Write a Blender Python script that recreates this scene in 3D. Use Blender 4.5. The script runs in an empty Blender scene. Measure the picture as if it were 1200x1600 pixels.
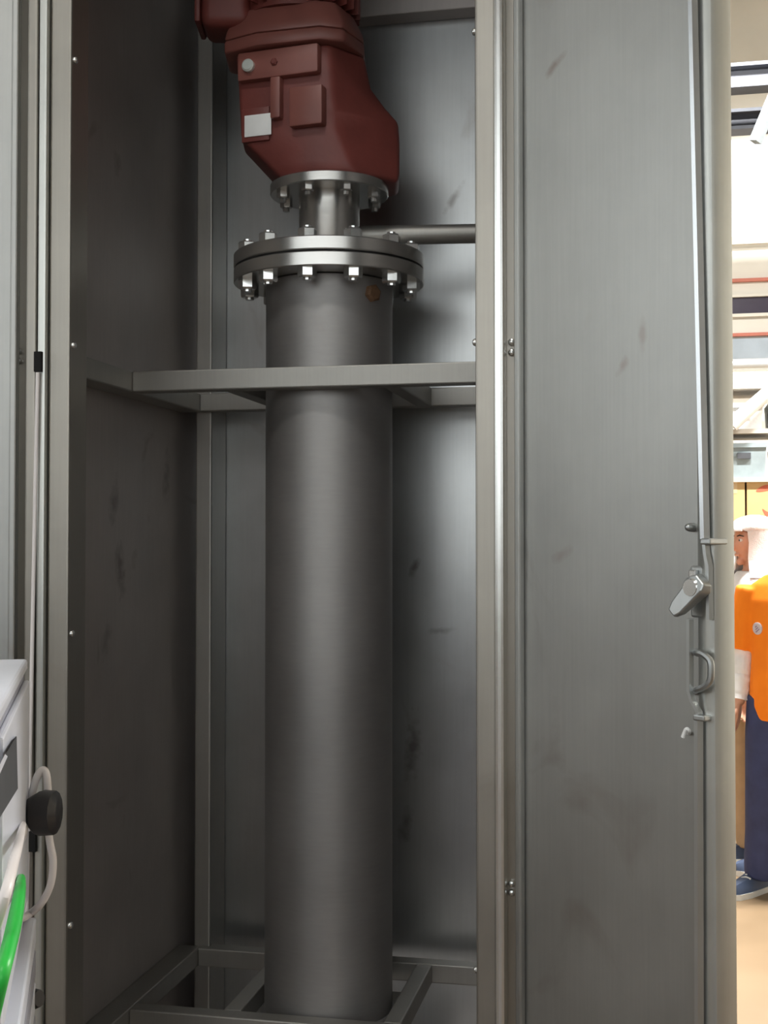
import bpy, bmesh, math, random
from mathutils import Vector, Matrix
random.seed(7)
S = bpy.context.scene
COL = S.collection
PI = math.pi
# ------------------------------------------------------------------ camera
YAW = math.radians(11.86); PIT = math.radians(1.375); FPX = 2000.0; CAMZ = 1.6
cd = bpy.data.cameras.new('camera'); cam = bpy.data.objects.new('camera', cd); COL.objects.link(cam)
cd.sensor_fit = 'VERTICAL'; cd.sensor_height = 24.0; cd.lens = FPX / 1600.0 * 24.0
cd.clip_start = 0.05; cd.clip_end = 100
cam.location = (0, 0, CAMZ); cam.rotation_euler = (PI / 2 + PIT, 0, YAW)
S.camera = cam
# ------------------------------------------------------------------ world, exposure
W = bpy.data.worlds.new('world'); S.world = W; W.use_nodes = True
W.node_tree.nodes['Background'].inputs[0].default_value = (0.75, 0.82, 0.9, 1)
W.node_tree.nodes['Background'].inputs[1].default_value = 0.25
S.view_settings.view_transform = 'Standard'; S.view_settings.look = 'None'
S.view_settings.gamma = 1.0; S.view_settings.exposure = 0.0; S.view_settings.use_curve_mapping = False
# lamps hang from the hall ceiling: (x, y, watts)
LAMPS = [(0.6, 6.2, 780, 'above the person in orange'), (0.6, 9.8, 330, 'above the storage rack'),
         (4.2, 6.2, 700, 'beside the wall on the orange person\'s left'), (4.2, 9.8, 330, 'over the floor between rack and side wall'),
         (-0.9, -1.8, 85, 'in front of the open cabinet'), (-3.6, -1.8, 20, 'in front of the dim side wall')]
WIN_FRONT = 1.45; WIN_LEFT = 1.3; WIN_BACK = 1.25     # window daylight; front and left windows are unseen, sized to the steel's reflections
LAMP_COL = (1.0, 0.985, 0.95); LAMP_Z = 6.35

# ------------------------------------------------------------------ pixel -> place
FW = Vector((-math.sin(YAW), math.cos(YAW), 0)); RT = Vector((math.cos(YAW), math.sin(YAW), 0)); UP = Vector((0, 0, 1))
CP = Vector((0, 0, CAMZ))
def ray(px, py):
    a = (px - 600) / FPX; b = (800 - py) / FPX
    f = FW * math.cos(PIT) + UP * math.sin(PIT); u = -FW * math.sin(PIT) + UP * math.cos(PIT)
    return f + RT * a + u * b
def at_Y(px, py, Y):
    r = ray(px, py); return CP + r * (Y / r.y)
def at_d(px, py, d):
    return CP + ray(px, py) * d
def on_plane(px, py, p0, n):
    r = ray(px, py); return CP + r * ((p0 - CP).dot(n) / r.dot(n))

# ------------------------------------------------------------------ materials
MATS = {}
def nt_new(name):
    m = bpy.data.materials.new(name); m.use_nodes = True
    MATS[name] = m
    return m, m.node_tree, m.node_tree.nodes['Principled BSDF']
def simple(name, col, rough=0.5, metal=0.0, var=0.08, scale=12.0, bump=0.0, spec=None, coat=0.0):
    m, t, b = nt_new(name)
    tc = t.nodes.new('ShaderNodeTexCoord'); nz = t.nodes.new('ShaderNodeTexNoise')
    nz.inputs['Scale'].default_value = scale; nz.inputs['Detail'].default_value = 4
    t.links.new(tc.outputs['Object'], nz.inputs['Vector'])
    cr = t.nodes.new('ShaderNodeValToRGB')
    lo = [max(0, c * (1 - var)) for c in col]; hi = [min(1, c * (1 + var)) for c in col]
    cr.color_ramp.elements[0].position = 0.3; cr.color_ramp.elements[1].position = 0.7
    cr.color_ramp.elements[0].color = (*lo, 1); cr.color_ramp.elements[1].color = (*hi, 1)
    t.links.new(nz.outputs['Fac'], cr.inputs['Fac']); t.links.new(cr.outputs['Color'], b.inputs['Base Color'])
    b.inputs['Roughness'].default_value = rough; b.inputs['Metallic'].default_value = metal
    if spec is not None: b.inputs['Specular IOR Level'].default_value = spec
    if coat: b.inputs['Coat Weight'].default_value = coat
    if bump:
        bp = t.nodes.new('ShaderNodeBump'); bp.inputs['Strength'].default_value = bump; bp.inputs['Distance'].default_value = 0.004
        n2 = t.nodes.new('ShaderNodeTexNoise'); n2.inputs['Scale'].default_value = scale * 8; n2.inputs['Detail'].default_value = 3
        t.links.new(tc.outputs['Object'], n2.inputs['Vector'])
        t.links.new(n2.outputs['Fac'], bp.inputs['Height']); t.links.new(bp.outputs['Normal'], b.inputs['Normal'])
    return m
def steel(name, col, rough, stain=(0.16, 0.10, 0.06), stain_amt=0.25, metal=0.9, grain=(60, 60, 2.0), cloud=2.2):
    """sheet or rolled steel: drawn grain, cloudy oxide, a few brown rubbed marks"""
    m, t, b = nt_new(name)
    N = t.nodes.new; L = t.links.new
    tc = N('ShaderNodeTexCoord')
    mp = N('ShaderNodeMapping'); mp.inputs['Scale'].default_value = grain; L(tc.outputs['Object'], mp.inputs['Vector'])
    g = N('ShaderNodeTexNoise'); g.inputs['Scale'].default_value = 3; g.inputs['Detail'].default_value = 5; L(mp.outputs['Vector'], g.inputs['Vector'])
    c = N('ShaderNodeTexNoise'); c.inputs['Scale'].default_value = cloud; c.inputs['Detail'].default_value = 6; c.inputs['Roughness'].default_value = 0.6
    L(tc.outputs['Object'], c.inputs['Vector'])
    r1 = N('ShaderNodeValToRGB'); r1.color_ramp.elements[0].position = 0.3; r1.color_ramp.elements[1].position = 0.72
    r1.color_ramp.elements[0].color = (*[x * 0.84 for x in col], 1); r1.color_ramp.elements[1].color = (*[min(1, x * 1.14) for x in col], 1)
    L(c.outputs['Fac'], r1.inputs['Fac'])
    m1 = N('ShaderNodeMix'); m1.data_type = 'RGBA'; m1.blend_type = 'MULTIPLY'; m1.inputs['Factor'].default_value = 0.10
    gr = N('ShaderNodeValToRGB'); gr.color_ramp.elements[0].position = 0.3; gr.color_ramp.elements[0].color = (0.55, 0.55, 0.55, 1); gr.color_ramp.elements[1].position = 0.65
    L(g.outputs['Fac'], gr.inputs['Fac']); L(r1.outputs['Color'], m1.inputs[6]); L(gr.outputs['Color'], m1.inputs[7])
    s = N('ShaderNodeTexNoise'); s.inputs['Scale'].default_value = 3.3; s.inputs['Detail'].default_value = 8; s.inputs['Distortion'].default_value = 1.2
    L(tc.outputs['Object'], s.inputs['Vector'])
    sr = N('ShaderNodeValToRGB'); sr.color_ramp.elements[0].position = 0.64; sr.color_ramp.elements[1].position = 0.74
    sr.color_ramp.elements[0].color = (0, 0, 0, 1); sr.color_ramp.elements[1].color = (stain_amt,) * 3 + (1,)
    L(s.outputs['Fac'], sr.inputs['Fac'])
    m2 = N('ShaderNodeMix'); m2.data_type = 'RGBA'; L(sr.outputs['Color'], m2.inputs['Factor']); L(m1.outputs[2], m2.inputs[6]); m2.inputs[7].default_value = (*stain, 1)
    L(m2.outputs[2], b.inputs['Base Color'])
    rr = N('ShaderNodeMapRange'); rr.inputs['To Min'].default_value = rough - 0.07; rr.inputs['To Max'].default_value = rough + 0.09
    L(c.outputs['Fac'], rr.inputs['Value']); L(rr.outputs['Result'], b.inputs['Roughness'])
    b.inputs['Metallic'].default_value = metal
    bp = N('ShaderNodeBump'); bp.inputs['Strength'].default_value = 0.02; bp.inputs['Distance'].default_value = 0.002
    L(g.outputs['Fac'], bp.inputs['Height']); L(bp.outputs['Normal'], b.inputs['Normal'])
    return m
steel('edge', (0.62, 0.63, 0.60), 0.36, stain_amt=0.0)
steel('sheet', (0.415, 0.418, 0.405), 0.42)
steel('sheet_back', (0.56, 0.575, 0.58), 0.30)
steel('sheet_side', (0.52, 0.48, 0.46), 0.5, stain_amt=0.5, metal=0.65)
steel('post', (0.37, 0.35, 0.315), 0.40, stain_amt=0.15)
steel('bar', (0.42, 0.41, 0.385), 0.5, stain_amt=0.2)
steel('pipe', (0.40, 0.39, 0.385), 0.56, grain=(8, 8, 60), stain_amt=0.2)
steel('flange', (0.60, 0.59, 0.57), 0.24, grain=(8, 8, 80), stain_amt=0.1)
steel('zinc', (0.78, 0.79, 0.78), 0.22, stain_amt=0.0)
steel('rod', (0.62, 0.65, 0.68), 0.25, stain_amt=0.0)
steel('lock', (0.52, 0.54, 0.54), 0.35, stain_amt=0.0)
simple('red', (0.175, 0.042, 0.034), 0.5, 0, 0.18, 9, 0.12)  # housing red, darkened to hold the shade of its recesses
simple('red_smooth_lit', (0.25, 0.088, 0.072), 0.45, 0, 0.14, 9, 0.06)  # smoother covers, lightened with the haze of light on them
simple('nameplate', (0.92, 0.93, 0.92), 0.35, 0.0, 0.04, 30)
simple('nameprint', (0.25, 0.26, 0.27), 0.5)
simple('glass_plug', (0.75, 0.80, 0.76), 0.12, 0.3)
simple('rust', (0.20, 0.11, 0.06), 0.7, 0.3, 0.25, 60)
simple('black', (0.012, 0.011, 0.013), 0.45)
simple('hole', (0.004, 0.004, 0.004), 0.9)
simple('gasket', (0.03, 0.03, 0.03), 0.7)
simple('white_box', (0.74, 0.77, 0.86), 0.35, 0, 0.03)
simple('grey_box', (0.34, 0.35, 0.41), 0.45, 0, 0.05)
simple('dark_grey', (0.07, 0.075, 0.085), 0.5, 0, 0.1)
simple('cable_white', (0.80, 0.76, 0.76), 0.4, 0, 0.03)
simple('cable_green', (0.02, 0.50, 0.06), 0.4)
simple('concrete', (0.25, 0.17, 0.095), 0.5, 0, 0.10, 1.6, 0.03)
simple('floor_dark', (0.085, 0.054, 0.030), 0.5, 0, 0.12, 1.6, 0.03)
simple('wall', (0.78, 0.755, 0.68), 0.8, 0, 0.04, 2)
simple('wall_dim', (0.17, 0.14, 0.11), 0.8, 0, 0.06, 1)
simple('ceiling', (0.78, 0.78, 0.74), 0.85, 0, 0.04, 1)
simple('beam_edge', (0.10, 0.11, 0.135), 0.6)
simple('beam', (0.06, 0.065, 0.085), 0.5, 0, 0.15, 3)
simple('red_line', (0.55, 0.16, 0.10), 0.5)
simple('blue_grey', (0.40, 0.47, 0.54), 0.5, 0, 0.08, 5)
simple('duct', (0.72, 0.76, 0.78), 0.3, 0.7, 0.06, 4)
simple('window_dark', (0.05, 0.04, 0.065), 0.15)
simple('carton', (0.62, 0.42, 0.20), 0.8, 0, 0.06, 6)
simple('tape', (0.66, 0.49, 0.27), 0.35, 0, 0.04)
simple('print_red', (0.55, 0.13, 0.07), 0.7)
simple('rack', (0.30, 0.34, 0.36), 0.5, 0.2, 0.1)
simple('rack_board', (0.50, 0.46, 0.40), 0.7, 0, 0.1, 5)
simple('bin_grey', (0.30, 0.36, 0.38), 0.5, 0, 0.1)
simple('bin_green', (0.25, 0.42, 0.07), 0.5, 0, 0.1)
simple('sack_white', (0.85, 0.85, 0.84), 0.6, 0, 0.04, 10, 0.3)
simple('orange', (1.0, 0.235, 0.0), 0.8, 0, 0.05, 14, 0.1)
simple('navy', (0.035, 0.045, 0.12), 0.8, 0, 0.2, 14, 0.15)
simple('collar', (0.02, 0.02, 0.04), 0.8)
simple('coat', (0.86, 0.86, 0.86), 0.75, 0, 0.03, 18, 0.3)
simple('tan', (0.45, 0.30, 0.17), 0.8, 0, 0.1, 12, 0.1)
simple('skin', (0.62, 0.33, 0.22), 0.5, 0, 0.06, 20)
simple('hair', (0.02, 0.014, 0.01), 0.6)
simple('eye_white', (0.8, 0.8, 0.78), 0.2)
simple('shoe_navy', (0.06, 0.09, 0.17), 0.6)
simple('sole', (0.80, 0.80, 0.77), 0.6)
simple('emblem', (0.62, 0.55, 0.58), 0.7, 0, 0.1, 60)
simple('emblem_dark', (0.32, 0.22, 0.32), 0.7)
def emit(name, col, st):
    m, t, b = nt_new(name)
    b.inputs['Base Color'].default_value = (0.9, 0.9, 0.9, 1)
    b.inputs['Emission Color'].default_value = (*col, 1); b.inputs['Emission Strength'].default_value = st
    return m
emit('lamp_glow', LAMP_COL, 6.0)
emit('daylight', (0.97, 0.99, 1.0), WIN_BACK); emit('daylight_front', (0.86, 0.95, 1.0), WIN_FRONT); emit('daylight_left', (0.86, 0.95, 1.0), WIN_LEFT)

# ------------------------------------------------------------------ geometry helpers
def obj(name, bm, mat, parent=None, smooth=False, bevel=0.0, seg=2, loc=None):
    bmesh.ops.recalc_face_normals(bm, faces=bm.faces)
    if bevel:
        ed = [e for e in bm.edges if len(e.link_faces) == 2 and e.calc_face_angle(0) > 0.6]
        bmesh.ops.bevel(bm, geom=ed, offset=bevel, segments=seg, affect='EDGES', profile=0.5, clamp_overlap=True)
    me = bpy.data.meshes.new(name); bm.to_mesh(me); bm.free()
    me.materials.append(MATS[mat] if isinstance(mat, str) else mat)
    if smooth:
        for p in me.polygons: p.use_smooth = True
        try: me.set_sharp_from_angle(angle=0.7)
        except Exception: pass
    o = bpy.data.objects.new(name, me); COL.objects.link(o)
    if parent: o.parent = parent
    if loc is not None: o.location = loc
    return o
def tag(o, label, cat, group=None):
    o['label'] = label; o['category'] = cat
    if group: o['group'] = group
    return o
def thing(name, label, cat, loc=(0, 0, 0), rz=0.0, group=None):
    o = bpy.data.objects.new(name, None); COL.objects.link(o); o.empty_display_size = 0.1
    o.location = loc; o.rotation_euler = (0, 0, rz)
    return tag(o, label, cat, group)
def struct(name, bm, mat, **k):
    o = obj(name, bm, mat, **k); o['kind'] = 'structure'; return o
def bbox(bm, x0, x1, y0, y1, z0, z1, M=None):
    vs = [bm.verts.new((x, y, z)) for x in (x0, x1) for y in (y0, y1) for z in (z0, z1)]
    for f in ((0, 1, 3, 2), (4, 6, 7, 5), (0, 4, 5, 1), (2, 3, 7, 6), (0, 2, 6, 4), (1, 5, 7, 3)):
        bm.faces.new([vs[i] for i in f])
    if M is not None: bmesh.ops.transform(bm, matrix=M, verts=vs)
    return vs
def B(*a, M=None):
    bm = bmesh.new(); bbox(bm, *a, M=M); return bm
def prism(pts, z0, z1):
    bm = bmesh.new(); loft(bm, [[(x, y, z0) for x, y in pts], [(x, y, z1) for x, y in pts]]); return bm
def loft(bm, rings, cap=True):
    R = [[bm.verts.new(p) for p in r] for r in rings]
    n = len(R[0])
    for a, b in zip(R, R[1:]):
        for i in range(n): bm.faces.new((a[i], a[(i + 1) % n], b[(i + 1) % n], b[i]))
    if cap: bm.faces.new(list(reversed(R[0]))); bm.faces.new(R[-1])
    return bm
def lathe(prof, n=48, c=(0, 0)):
    """closed or capped profile of (r, z)"""
    bm = bmesh.new()
    loft(bm, [[(c[0] + r * math.cos(2 * PI * i / n), c[1] + r * math.sin(2 * PI * i / n), z) for i in range(n)] for r, z in prof])
    return bm
def tube(pts, r, n=10, bm=None, flat=1.0):
    bm = bm or bmesh.new(); pts = [Vector(p) for p in pts]; rings = []
    prev = None
    for i, p in enumerate(pts):
        t = (pts[min(i + 1, len(pts) - 1)] - pts[max(i - 1, 0)]).normalized()
        if prev is None:
            a = t.cross(Vector((0, 0, 1))) if abs(t.z) < 0.95 else t.cross(Vector((0, 1, 0)))
        else:
            a = prev - t * prev.dot(t)
        a.normalize(); prev = a; b = t.cross(a)
        rr = r[i] if isinstance(r, (list, tuple)) else r
        rings.append([tuple(p + (a * math.cos(2 * PI * k / n) + b * flat * math.sin(2 * PI * k / n)) * rr) for k in range(n)])
    return loft(bm, rings)
def smooth_path(pts, n=8):
    pts = [Vector(p) for p in pts]; out = []
    for i in range(len(pts) - 1):
        p0, p1, p2, p3 = pts[max(i - 1, 0)], pts[i], pts[i + 1], pts[min(i + 2, len(pts) - 1)]
        for k in range(n):
            t = k / n
            out.append(0.5 * ((2 * p1) + (p2 - p0) * t + (2 * p0 - 5 * p1 + 4 * p2 - p3) * t * t + (3 * p1 - p0 - 3 * p2 + p3) * t ** 3))
    out.append(pts[-1]); return out
def hexa(bm, c, r, z0, z1, n=6, ph=0.0):
    return loft(bm, [[(c[0] + rr * math.cos(ph + 2 * PI * i / n), c[1] + rr * math.sin(ph + 2 * PI * i / n), z) for i in range(n)]
                     for rr, z in ((r, z0), (r, z1 - (z1 - z0) * 0.15), (r * 0.88, z1))])
def clone(o, parent=None, **k):
    c = o.copy(); COL.objects.link(c); c.parent = parent
    for a, v in k.items(): setattr(c, a, v)
    return c

# ================================================================== THE HALL
HX0, HX1, HY0, HY1, HZ = -7.0, 9.0, -6.0, 13.5, 7.2
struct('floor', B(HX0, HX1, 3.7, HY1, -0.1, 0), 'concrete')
struct('floor', B(HX0, HX1, HY0, 3.7, -0.1, 0), 'floor_dark')  # unseen near floor, darkened to dim the reflections low on the steel
struct('ceiling', B(HX0, HX1, HY0, HY1, HZ, HZ + 0.1), 'ceiling')
struct('wall_back', B(HX0, HX1, HY1, HY1 + 0.1, 0, HZ), 'wall')
struct('wall_right', B(HX1, HX1 + 0.1, HY0, HY1, 0, HZ), 'wall')
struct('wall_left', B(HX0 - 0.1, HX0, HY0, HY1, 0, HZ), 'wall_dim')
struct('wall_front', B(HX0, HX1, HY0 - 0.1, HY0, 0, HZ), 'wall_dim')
DW = 13.9
def wz(y): return at_Y(1170, y, HY1).z
# clerestory window band in the back wall
w1 = struct('window_1', B(-3.0, 6.5, HY1 - 0.03, HY1, wz(378), wz(212)), 'daylight')
for i in range(9):
    x = -3.0 + 9.5 * i / 8
    obj('mullion', B(x - 0.03, x + 0.03, HY1 - 0.08, HY1 - 0.03, wz(378), wz(212)), 'wall', w1)
for zz in (wz(378), wz(212)):
    obj('window_frame', B(-3.05, 6.55, HY1 - 0.1, HY1 - 0.03, zz - 0.04, zz + 0.04), 'wall', w1)
w2 = struct('window_2', B(-2.0, 5.0, HY1 - 0.02, HY1, wz(491), wz(465)), 'window_dark')
obj('window_frame', B(-2.05, 5.05, HY1 - 0.06, HY1 - 0.02, wz(465), wz(461)), 'wall', w2)
obj('window_frame', B(-2.05, 5.05, HY1 - 0.06, HY1 - 0.02, wz(496), wz(491)), 'wall', w2)
struct('trim_1', B(-6.9, 8.9, HY1 - 0.05, HY1, wz(441), wz(436)), 'red_line')
struct('trim_2', B(-6.9, 8.9, HY1 - 0.05, HY1, wz(526), wz(521)), 'red_line')
struct('trim_3', B(-6.9, 8.9, HY1 - 0.06, HY1, wz(562), wz(530)), 'blue_grey')
def window(name, mat, x0, x1, y0, y1, z0, z1, nm, inward):
    w = struct(name, B(x0, x1, y0, y1, z0, z1), mat)
    lx, ly = x1 - x0, y1 - y0
    for i in range(nm + 1):
        t = i / nm
        if lx > ly: b = (x0 + lx * t - 0.04, x0 + lx * t + 0.04, min(y0, y0 + inward), max(y1, y1 + inward), z0, z1)
        else: b = (min(x0, x0 + inward), max(x1, x1 + inward), y0 + ly * t - 0.04, y0 + ly * t + 0.04, z0, z1)
        obj('mullion', B(*b), 'wall', w)
    return w
window('window_3', 'daylight_front', -6.6, 6.4, HY0, HY0 + 0.03, 1.75, 5.0, 11, 0.06)  # unseen window, inferred from and sized to the reflections in the steel
window('window_4', 'daylight_left', HX0, HX0 + 0.03, -4.0, 6.0, 1.75, 5.0, 8, 0.06)  # unseen window, placed to brighten the upper right door
# roof girders (I-sections running across) and a diagonal brace
def girder(name, Y, ytop, ybot, label):
    z1 = at_Y(1170, ytop, Y).z; z0 = at_Y(1170, ybot, Y).z
    t = thing(name, label, 'girder', (0, Y, z0))
    h = z1 - z0
    obj('web', B(-6.9, 8.9, -0.02, 0.02, 0.03, h - 0.03), 'beam', t)
    obj('top_flange', B(-6.9, 8.9, -0.1, 0.1, h - 0.03, h), 'beam_edge', t)
    obj('bottom_flange', B(-6.9, 8.9, -0.1, 0.1, 0, 0.03), 'beam_edge', t)
    return t
girder('roof_girder', 11.0, 103, 141, 'upper dark steel roof girder close under the hall ceiling')
girder('roof_girder', 11.6, 174, 206, 'lower dark steel roof girder above the clerestory window')
p0 = at_Y(1180, 222, 10.85); p1 = at_Y(1206, 160, 10.85)
d = (p1 - p0).normalized()
tag(obj('roof_brace', tube([p0, p1 + d * 0.6], 0.055, 4), 'rack'), 'grey diagonal roof brace crossing in front of the lower girder', 'brace')
# air duct along the wall
za = at_Y(1170, 569, 12.9).z
dk = thing('air_duct', 'bright metal air duct running along the back wall', 'duct', (0, 12.9, za))
obj('duct_pipe', tube([(-6.8, 0, 0), (8.8, 0, 0)], 0.055, 16), 'duct', dk, smooth=True)
for i in range(8):
    x = -5.9 + i * 2.0
    obj('hanger', B(x - 0.03, x + 0.03, -0.065, 0.6, -0.065, 0.065), 'rack', dk)
# ceiling lamps, light included
def lamp(x, y, w, where):
    t = thing('ceiling_lamp', 'long fluorescent hall lamp ' + where, 'lamp', (x, y, LAMP_Z), 0, 'fluorescent lamps under the hall ceiling')
    bm = bmesh.new()
    loft(bm, [[(-0.7, -0.12, 0.02), (0.7, -0.12, 0.02), (0.7, 0.12, 0.02), (-0.7, 0.12, 0.02)],
              [(-0.7, -0.05, 0.12), (0.7, -0.05, 0.12), (0.7, 0.05, 0.12), (-0.7, 0.05, 0.12)]])
    obj('housing', bm, 'white_box', t)
    for s in (-0.06, 0.06):
        obj('tube', tube([(-0.66, s, 0), (0.66, s, 0)], 0.016, 8), 'lamp_glow', t, smooth=True)
    for s in (-0.5, 0.5):
        obj('suspension_wire', tube([(s, 0, 0.12), (s, 0, HZ - LAMP_Z)], 0.005, 6), 'rack', t)
    L = bpy.data.lights.new('lamp_light', 'AREA'); L.shape = 'RECTANGLE'; L.size = 1.3; L.size_y = 0.25; L.energy = w; L.color = LAMP_COL
    o = bpy.data.objects.new('lamp_light', L); COL.objects.link(o); o.parent = t; o.location = (0, 0, -0.03)
for a in LAMPS: lamp(*a)

# ================================================================== THE CABINET
XL, XR, YF, YB, CZ0, CZ1 = -1.115, -0.12, 2.0, 3.03, 0.10, 3.25
cab = thing('equipment_cabinet', 'tall stainless steel cabinet with both doors open around a pipe column', 'cabinet', (0, 0, 0))
def part(name, mat, *b, parent=None, bevel=0.0, **k):
    return obj(name, B(*b), mat, parent or cab, bevel=bevel, **k)
part('side_panel', 'sheet_side', XL - 0.015, XL, YF + 0.07, YB, CZ0, CZ1)
part('side_panel', 'sheet_side', XR, XR + 0.015, YF + 0.07, YB, CZ0, CZ1)
part('back_panel', 'sheet_back', XL - 0.015, XR + 0.015, YB, YB + 0.015, CZ0, CZ1)
part('roof_panel', 'sheet', XL - 0.015, XR + 0.015, YF + 0.0, YB + 0.015, CZ1, CZ1 + 0.015)
part('floor_panel', 'sheet_side', XL, XR, YF + 0.07, YB, 0.42, 0.435)
part('sill', 'post', XL - 0.015, XR + 0.015, YF, YF + 0.07, CZ0, 0.32)
part('header', 'post', XL - 0.015, XR + 0.015, YF, YF + 0.07, CZ1 - 0.15, CZ1)
for x in (XL + 0.06, XR - 0.06):
    for y in (YF + 0.1, YB - 0.07):
        obj('foot', lathe([(0.035, 0), (0.04, 0.012), (0.016, 0.02), (0.016, CZ0)], 16, (x, y)), 'black', cab)
def X(px, Y=YF): return at_Y(px, 850, Y).x
# door posts: box section with folded lips outside it, a recess strip, hinge screws
xa, xb = X(74), X(107)
jl = part('door_post', 'post', xa, xb, YF, YF + 0.07, 0.32, CZ1 - 0.15, bevel=0.004)
part('seal_lip', 'edge', X(60), X(73), YF - 0.010, YF + 0.03, 0.32, CZ1 - 0.15, parent=jl, bevel=0.004)
part('edge_lip', 'post', X(43), X(58.5), YF - 0.012, YF + 0.03, 0.32, CZ1 - 0.15, parent=jl, bevel=0.004)
q0 = at_Y(59, 582, YF - 0.015); q1 = at_Y(38, 1600, YF - 0.015); q1 = q0 + (q1 - q0) * ((q0.z - 0.34) / (q0.z - q1.z))
obj('seal_strip', tube([q0, q1], 0.0034, 8), 'cable_white', jl, smooth=True)
part('channel', 'post', XL - 0.015, xa, YF + 0.03, YF + 0.07, 0.32, CZ1 - 0.15, parent=jl)
for y in (565, 1315):
    c = at_Y(59 if y < 900 else 50, y, YF - 0.016)
    part('slot', 'hole', c.x - 0.0065, c.x + 0.0065, YF - 0.0175, YF - 0.01, c.z - 0.017, c.z + 0.017, parent=jl)
xc, xd = X(743), X(776)
jr = part('door_post', 'post', xc, xd, YF, YF + 0.07, 0.32, CZ1 - 0.15, bevel=0.004)
part('seal_lip', 'zinc', X(774), X(789), YF - 0.014, YF + 0.03, 0.32, CZ1 - 0.15, parent=jr, bevel=0.005)
part('channel', 'post', xd, XR + 0.015, YF + 0.03, YF + 0.07, 0.32, CZ1 - 0.15, parent=jr)
def screw(c, ax, r, h, mat, parent):
    """domed screw head at c, pointing along ax"""
    bm = lathe([(r, 0), (r, h * 0.45), (r * 0.75, h * 0.85), (r * 0.3, h)], 12)
    M = Matrix.Translation(c) @ Vector((0, 0, 1)).rotation_difference(Vector(ax)).to_matrix().to_4x4()
    bmesh.ops.transform(bm, matrix=M, verts=bm.verts)
    return obj('screw', bm, mat, parent, smooth=True)
for (x, y) in ((108, 95), (108, 540), (106, 990), (98, 1445)):
    c = at_Y(x, y, YF + 0.012); screw(Vector((xb, YF + 0.012, c.z)), (1, 0, 0), 0.006, 0.006, 'zinc', jl)
for (x, y) in ((742, 50), (741, 535), (742, 1515)):
    c = at_Y(x, y, YF + 0.012); screw(Vector((xc, YF + 0.012, c.z)), (-1, 0, 0), 0.006, 0.006, 'zinc', jr)
for y in (535, 551, 1380, 1394):
    c = at_Y(800, y, YF + 0.03); screw(c, (0, -1, 0), 0.006, 0.008, 'zinc', jr)
for y in (549, 564):
    c = at_Y(31, y, YF + 0.03); screw(c, (0, -1, 0), 0.006, 0.008, 'zinc', jl)
# rear posts and the rail along the top of the back panel
part('corner_post', 'bar', -1.077, -1.037, 2.92, YB, 0.435, CZ1, bevel=0.004)
part('corner_post', 'bar', XR - 0.078, XR - 0.038, 2.92, YB, 0.435, CZ1, bevel=0.004)
zt = at_Y(650, 22, 2.98).z
part('top_rail', 'sheet_side', -1.037, XR - 0.078, 2.97, YB, zt, zt + 0.06, bevel=0.003)
# support frames: bars round the inside and two beside the pipe
PX, PY = -0.683, 2.676
def frame(zlo, zhi):
    part('frame_bar', 'bar', XL, -1.06, YF + 0.07, 2.92, zlo, zhi, bevel=0.003)
    part('frame_bar', 'bar', XR - 0.055, XR, YF + 0.07, 2.92, zlo, zhi, bevel=0.003)
    part('frame_bar', 'bar', -1.06, XR - 0.055, 2.494, 2.534, zlo, zhi, bevel=0.003)
    part('frame_bar', 'bar', -1.06, XR - 0.055, 2.90, 2.94, zlo, zhi, bevel=0.003)
    for s in (-1, 1):
        x = PX + s * 0.168
        part('frame_bar', 'bar', x - 0.018, x + 0.018, 2.534, 2.90, zlo, zhi, bevel=0.003)
frame(1.914, 1.957)
frame(0.597, 0.640)
part('pipe_seat', 'bar', PX - 0.15, PX + 0.15, 2.534, 2.83, 0.585, 0.597)

# doors
DA = math.atan2(0.687, 0.727)
def door_frame(h, sgn):
    dv = Vector((0.742 * sgn, -0.671, 0)).normalized()
    n = Vector((-0.671 * sgn, -0.742, 0)).normalized()      # inner face looks back to the opening
    return dv, n
DZ0, DZ1 = 0.34, 3.08
hr = at_Y(812, 850, YF - 0.004); dvr, nr = door_frame(hr, 1)
fe = on_plane(1134, 850, hr, nr); DWID = (fe - hr).dot(dvr)
hl = at_Y(26, 850, YF - 0.004); dvl = Vector((-0.95, -0.312, 0)).normalized(); nl = Vector((0.312, -0.95, 0)).normalized()
def door(h, dv, n, label):
    M = Matrix((( dv.x, n.x, 0, h.x), (dv.y, n.y, 0, h.y), (0, 0, 1, 0), (0, 0, 0, 1)))
    bm = bmesh.new(); bbox(bm, 0, DWID, -0.014, 0, DZ0, DZ1, M)
    o = obj('door', bm, 'sheet', cab); o['label'] = label
    def sub(name, mat, b, bevel=0.0):
        bm = bmesh.new(); bbox(bm, *b, M); return obj(name, bm, mat, o, bevel=bevel)
    # folded edges
    bm = bmesh.new()
    prof = [(DWID - 0.046, 0), (DWID - 0.038, 0.010), (DWID - 0.026, 0.019), (DWID - 0.012, 0.023), (DWID - 0.003, 0.020), (DWID + 0.002, 0.011), (DWID + 0.002, -0.014), (DWID - 0.046, -0.002)]
    loft(bm, [[M @ Vector((s, q, z)) for s, q in prof] for z in (DZ0, DZ1)])
    obj('folded_edge', bm, 'edge', o, smooth=True)
    sub('hinge_fold', 'sheet', (0.0, 0.012, 0, 0.012, DZ0, DZ1), 0.003)
    sub('top_fold', 'sheet', (0.012, DWID - 0.046, 0, 0.018, DZ1 - 0.03, DZ1), 0.004)
    sub('bottom_fold', 'sheet', (0.012, DWID - 0.046, 0, 0.018, DZ0, DZ0 + 0.03), 0.004)
    return o, M
dr, MR = door(hr, dvr, nr, 'open right door with rod lock and folded edge')
dl, ML = door(hl, dvl, nl, 'open left door')
def dp(px, py, off):
    return on_plane(px, py, hr + nr * off, nr)
def dloc(px, py, off=0.0):
    p = dp(px, py, off) - hr; return p.dot(dvr), p.z + hr.z
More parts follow.
